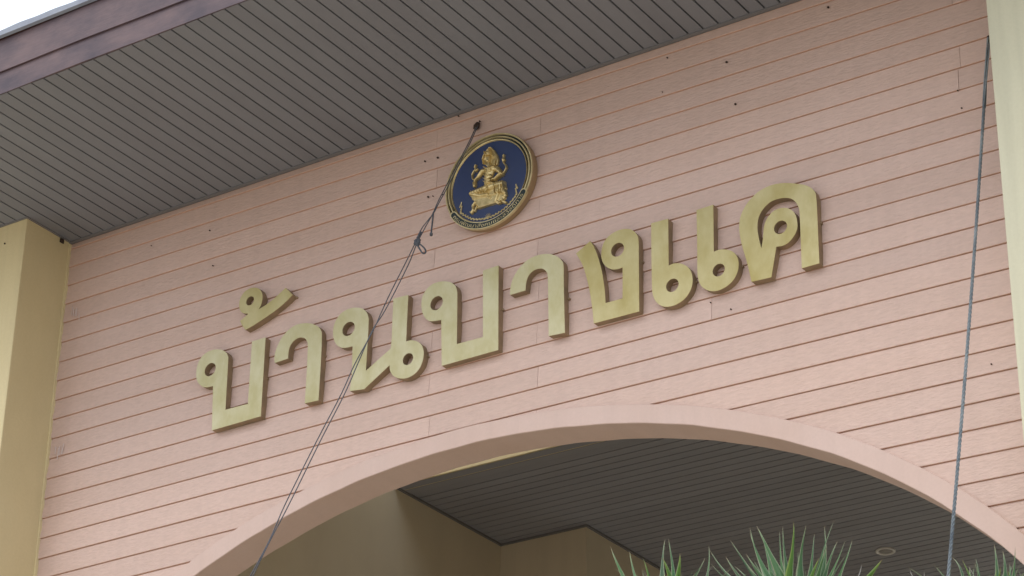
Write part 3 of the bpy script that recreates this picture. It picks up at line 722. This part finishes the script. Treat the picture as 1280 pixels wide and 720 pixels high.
def strand(pix, fn=along):
    pts = smooth_pts(pix, 5, fn); e = pts[-1]; d = G + (e - Bt) * .3 - e
    for k in range(1, 30): pts.append(e + d * k / 29.0)
    return pts
tube('strand', strand(s1), .0034, M_rope_dark, rope, sides=6); tube('strand', strand(s2), .0034, M_rope_dark, rope, sides=6)
tube('loose_end', smooth_pts([(541.5, 266), (540.8, 275), (539.5, 286), (539, 294)]), .0055, M_rope_dark, rope, sides=6, rfun=lambda t: 1 if t < .85 else 1.9)
tube('loop', smooth_pts([(521, 305), (525, 312), (528.5, 316.5), (532, 315.5), (531, 311), (526, 306), (521.5, 303)]), .0055, M_rope_dark, rope, sides=6)
tube('knot', smooth_pts([(518.5, 305), (521, 300), (524, 303), (520, 306), (524.5, 300), (519, 301), (523, 306)], 4), .0095, M_rope_dark, rope, sides=6)
tube('whipping', smooth_pts([(522, 298), (526, 290)]), .009, M_rope_dark, rope, sides=6)
tube('anchor_bolt', [P3(593.5, 162, YW - .03), P3(595.5, 158, YW - .034), P3(598, 153.5, YW - .03)], .018, M_nail, rope, sides=8, rfun=lambda t: .7 + .9 * t * (1 - t) * 2)
nail(599.5, 151.5, .010, rope, YW - .03)

# right rope: twisted line from the pillar corner down to the ground
RT = P3(1235.5, 48, YW - 0.10); RB = P3(1183, 720, 10.75); dr = RB - RT
RG = RT + dr * ((0.0 - RT[2]) / dr[2])
rope2 = empty('twisted_rope', (float(RG[0]), float(RG[1]), 0.0), 'thick blue grey twisted rope hanging straight down beside the right cream pillar', 'rope')
Ltot = np.linalg.norm(RG - RT); tn = (RG - RT) / Ltot
e1 = np.cross(tn, [0, 1, 0.0]); e1 /= np.linalg.norm(e1); e2 = np.cross(tn, e1)
def hang(t):   # slight slack
    return RT + (RG - RT) * t + e1 * (0.018 * math.sin(math.pi * min(1, t * 2.2)))
for ph in (0, 2 * math.pi / 3, 4 * math.pi / 3):
    pts = []; n = 1500
    for i in range(n + 1):
        t = i / n; s = t * Ltot; open_ = 1.0 if s > .55 else .55 + .45 * s / .55
        a = ph + 2 * math.pi * s / .085 if s > .5 else ph + 2 * math.pi * .5 / .085 + (s - .5) * 4
        pts.append(hang(t) + .0046 * (1 if s > .5 else 1.5) * (math.cos(a) * e1 + math.sin(a) * e2))
    tube('strand', pts, 0.0052, M_rope_blue if True else M_rope_dark, rope2, sides=5)
tube('hook', [RT + [0.10, 0.05, .02], RT + [0.02, 0.02, .03], RT + [0, 0, .01], RT + [0, 0.0, -.03]], .010, M_nail, rope2, sides=6)

# ------------------------------------------------------------------ sword-leaved plants in front
def leaf_mesh(base, mid, tip, wid, fold=0.35, twist=0.0, n=14):
    bx, bz = random.gauss(0, .010), random.gauss(0, .006); ph = random.uniform(0, 6)
    base, mid, tip = map(lambda v: np.array(v, float), (base, mid, tip)); V = []; F = []; UV = []
    vd = (tip - CAM); vd /= np.linalg.norm(vd)
    for i in range(n + 1):
        t = i / n
        p = (1 - t) ** 2 * base + 2 * t * (1 - t) * mid + t * t * tip
        p = p + np.array([bx, 0, bz]) * (4 * t * (1 - t)) * math.sin(3.5 * t + ph)
        d = 2 * (1 - t) * (mid - base) + 2 * t * (tip - mid); d /= np.linalg.norm(d) + 1e-9
        s = np.cross(d, vd); s /= np.linalg.norm(s) + 1e-9; nrm = np.cross(s, d)
        an = twist * (0.3 + t * 1.4); sd = math.cos(an) * s + math.sin(an) * nrm; nn = -math.sin(an) * s + math.cos(an) * nrm
        wv = wid * (0.55 + 0.45 * math.sin(math.pi * min(1, t * 1.25 + .12))) * min(1.0, ((1 - t) * 2.1) ** .9 + 0.02)
        for k, q in enumerate((-1, -.45, 0, .45, 1)):
            V.append(p + sd * wv * q + nn * wv * fold * abs(q)); UV.append((q, t))
    for i in range(n):
        for k in range(4):
            a = i * 5 + k; F.append((a, a + 1, a + 6, a + 5))
    me = bpy.data.meshes.new('leaf'); me.from_pydata([tuple(map(float, v)) for v in V], [], F); me.update()
    ul = me.uv_layers.new(name='UVMap')
    for lp in me.loops: ul.data[lp.index].uv = UV[lp.vertex_index]
    for p in me.polygons: p.use_smooth = True
    return me
def plant(head_px, Y, leaves, label, extra=26, seed=1):
    H = on_y(head_px[0], head_px[1], Y); rr = random.Random(seed)
    e = empty('sword_leaf_plant', (H[0], H[1], 0), label, 'plant', 'sword leaved plants along the bottom edge')
    # trunk
    pts = [(H[0] + .05 * math.sin(t * 3) * (1 - t), H[1] + .04 * math.cos(t * 4) * (1 - t) - .04 * (1 - t), t * (H[2] - 0.02)) for t in np.linspace(0, 1, 30)]
    pts = [(x_, y_, z_) for x_, y_, z_ in pts]
    tube('trunk', pts, .065, M_trunk, e, sides=12, rfun=lambda t: 1.35 - .55 * t + .05 * math.sin(t * 60))
    for (tx, ty, bx, by, wpx, kind, dy, bend) in leaves:
        tip = on_y(tx, ty, Y + dy); low = on_y(bx, by, Y + dy * .6)
        base = H + (low - H) * .10
        mid = low + (low - tip) * 0.10 + np.array([0, 0, bend])
        # quadratic through `low` roughly: control so that the curve passes near low
        tl = np.linalg.norm(low - base) / (np.linalg.norm(low - base) + np.linalg.norm(tip - low)); tl = min(.8, max(.2, tl))
        mid = (low - (1 - tl) ** 2 * base - tl ** 2 * tip) / (2 * tl * (1 - tl))
        m_ = {'g': M_leaf, 'f': M_leaf_fresh, 'd': M_leaf_dry}[kind]
        me = leaf_mesh(base, mid, tip, wpx * 1.3 / 2 / 370.0, fold=rr.uniform(.25, .9), twist=rr.uniform(-.9, .9))
        link('leaf', me, m_, e)
    for k in range(22):
        tx = head_px[0] + rr.gauss(0, 48); ty = rr.uniform(698, 724) + abs(tx - head_px[0]) * .08
        tip = on_y(tx, ty, Y + rr.uniform(-.1, .16)); md = H + (tip - H) * .5 + np.array([rr.uniform(-.02, .02), 0, rr.uniform(0, .03)])
        me = leaf_mesh(H + np.array([rr.uniform(-.02, .02), 0, -.02]), md, tip, rr.uniform(4, 9) / 740.0, fold=rr.uniform(.2, .9), twist=rr.uniform(-1.4, 1.4))
        link('leaf', me, M_leaf if rr.random() < .8 else (M_leaf_fresh if rr.random() < .5 else M_leaf_dry), e)
    for k in range(extra):
        az = rr.uniform(0, 2 * math.pi); el = rr.uniform(-.7, .45); L = rr.uniform(.34, .46)
        d = np.array([math.cos(az) * math.cos(el), math.sin(az) * math.cos(el), math.sin(el)])
        b0 = H - np.array([0, 0, rr.uniform(.02, .16)])
        md = b0 + d * L * .5 + np.array([0, 0, .04]); tp = b0 + d * L * (0.95) - np.array([0, 0, .05 if el < 0 else 0])
        me = leaf_mesh(b0, md, tp, rr.uniform(.013, .020), fold=.35, twist=rr.uniform(-.4, .4))
        link('leaf', me, M_leaf, e)
    return e
plant((836, 800), 7.0, [
    (763, 683, 774, 720, 10, 'g', -.03, 0), (786.6, 688, 793, 720, 7, 'g', .05, 0), (803.5, 697, 813, 722, 13, 'f', -.06, 0), (831.7, 672.4, 824, 720, 11, 'g', .04, 0),
    (835.5, 672.4, 840, 720, 9, 'g', .02, 0), (828, 697, 838, 722, 13, 'f', -.08, 0), (850, 691, 851, 722, 13, 'f', -.05, 0), (849, 700, 846, 722, 9, 'g', .06, 0), (882, 696, 868, 722, 10, 'g', .0, 0),
    (885.8, 680.6, 882, 722, 6, 'g', .08, 0), (802, 712, 806, 724, 6, 'g', .1, 0), (826, 710, 829, 724, 7, 'g', .1, 0)],
    'leftmost of the three sword leaved plants, with a few yellow green leaves', seed=3)
plant((1000, 800), 7.1, [
    (887, 687, 915, 722, 7, 'g', .1, 0), (887, 703, 904, 722, 8, 'g', .02, 0), (912, 674, 940, 722, 11, 'g', .03, 0), (906.7, 695, 926, 722, 9, 'g', -.02, 0), (932, 691.7, 952, 722, 11, 'g', -.04, 0),
    (936.7, 657, 961, 715, 9, 'g', .04, 0), (937, 665, 955, 705, 7, 'g', .07, 0), (945.5, 656.7, 974, 718, 11, 'g', -.02, 0), (950.5, 665, 964, 705, 8, 'g', .1, 0), (974.4, 660.5, 979, 720, 9, 'g', .05, 0),
    (978.3, 656.7, 987, 715, 10, 'g', .0, 0), (992, 651, 993, 718, 13, 'f', -.08, 0), (1008, 654.5, 1006.5, 718, 13, 'g', -.04, 0), (997, 685.5, 999, 720, 8, 'g', .03, 0), (1018.3, 665, 1012, 720, 8, 'g', .04, 0),
    (1030.5, 656, 1021, 718, 8, 'g', .06, 0), (1043.3, 649, 1021, 718, 9, 'g', .0, 0), (1047.4, 675.5, 1030, 718, 8, 'g', .06, 0), (1057, 674, 1036, 720, 8, 'g', -.02, 0), (1066, 672, 1047, 720, 9, 'g', .03, 0),
    (1034, 682, 1023, 722, 10, 'g', -.06, 0), (942, 700, 957, 724, 8, 'g', .08, 0), (1060, 690, 1040, 722, 7, 'g', .1, 0), (965, 693, 975, 722, 10, 'g', .06, 0), (1024, 697, 1014, 724, 11, 'f', -.08, 0),
    (1076.7, 704, 1072, 722, 3.5, 'd', .1, 0), (1103, 699, 1085, 722, 15, 'f', -.1, 0), (934, 708, 948, 724, 8, 'g', -.05, 0)],
    'largest sword leaved plant, middle one of three, its leaves fanned out wide', seed=5)
plant((1236, 805), 7.0, [
    (1190, 696, 1204, 722, 8, 'g', .02, 0), (1202, 698, 1209, 722, 9, 'f', .0, 0), (1212, 708, 1216, 724, 6, 'g', .05, 0), (1219, 696, 1226, 722, 6, 'g', .08, 0), (1242.8, 680, 1246, 720, 9, 'g', .02, 0),
    (1253.3, 687.8, 1257, 720, 9, 'g', .05, 0), (1251, 708, 1246, 724, 7, 'f', -.04, 0), (1269, 683, 1268, 720, 9, 'g', -.02, 0), (1189.4, 706, 1187, 722, 4, 'g', .1, 0), (1273, 713, 1277, 724, 5, 'g', .06, 0),
    (1155.6, 713, 1156, 722, 2.5, 'd', .1, 0), (1137, 711, 1141, 722, 3, 'd', .1, 0), (1262, 704, 1263, 722, 8, 'g', .04, 0), (1259, 712, 1262, 724, 7, 'f', -.04, 0)],
    'sword leaved plant by the foot of the thick twisted rope, rightmost of three', seed=9)
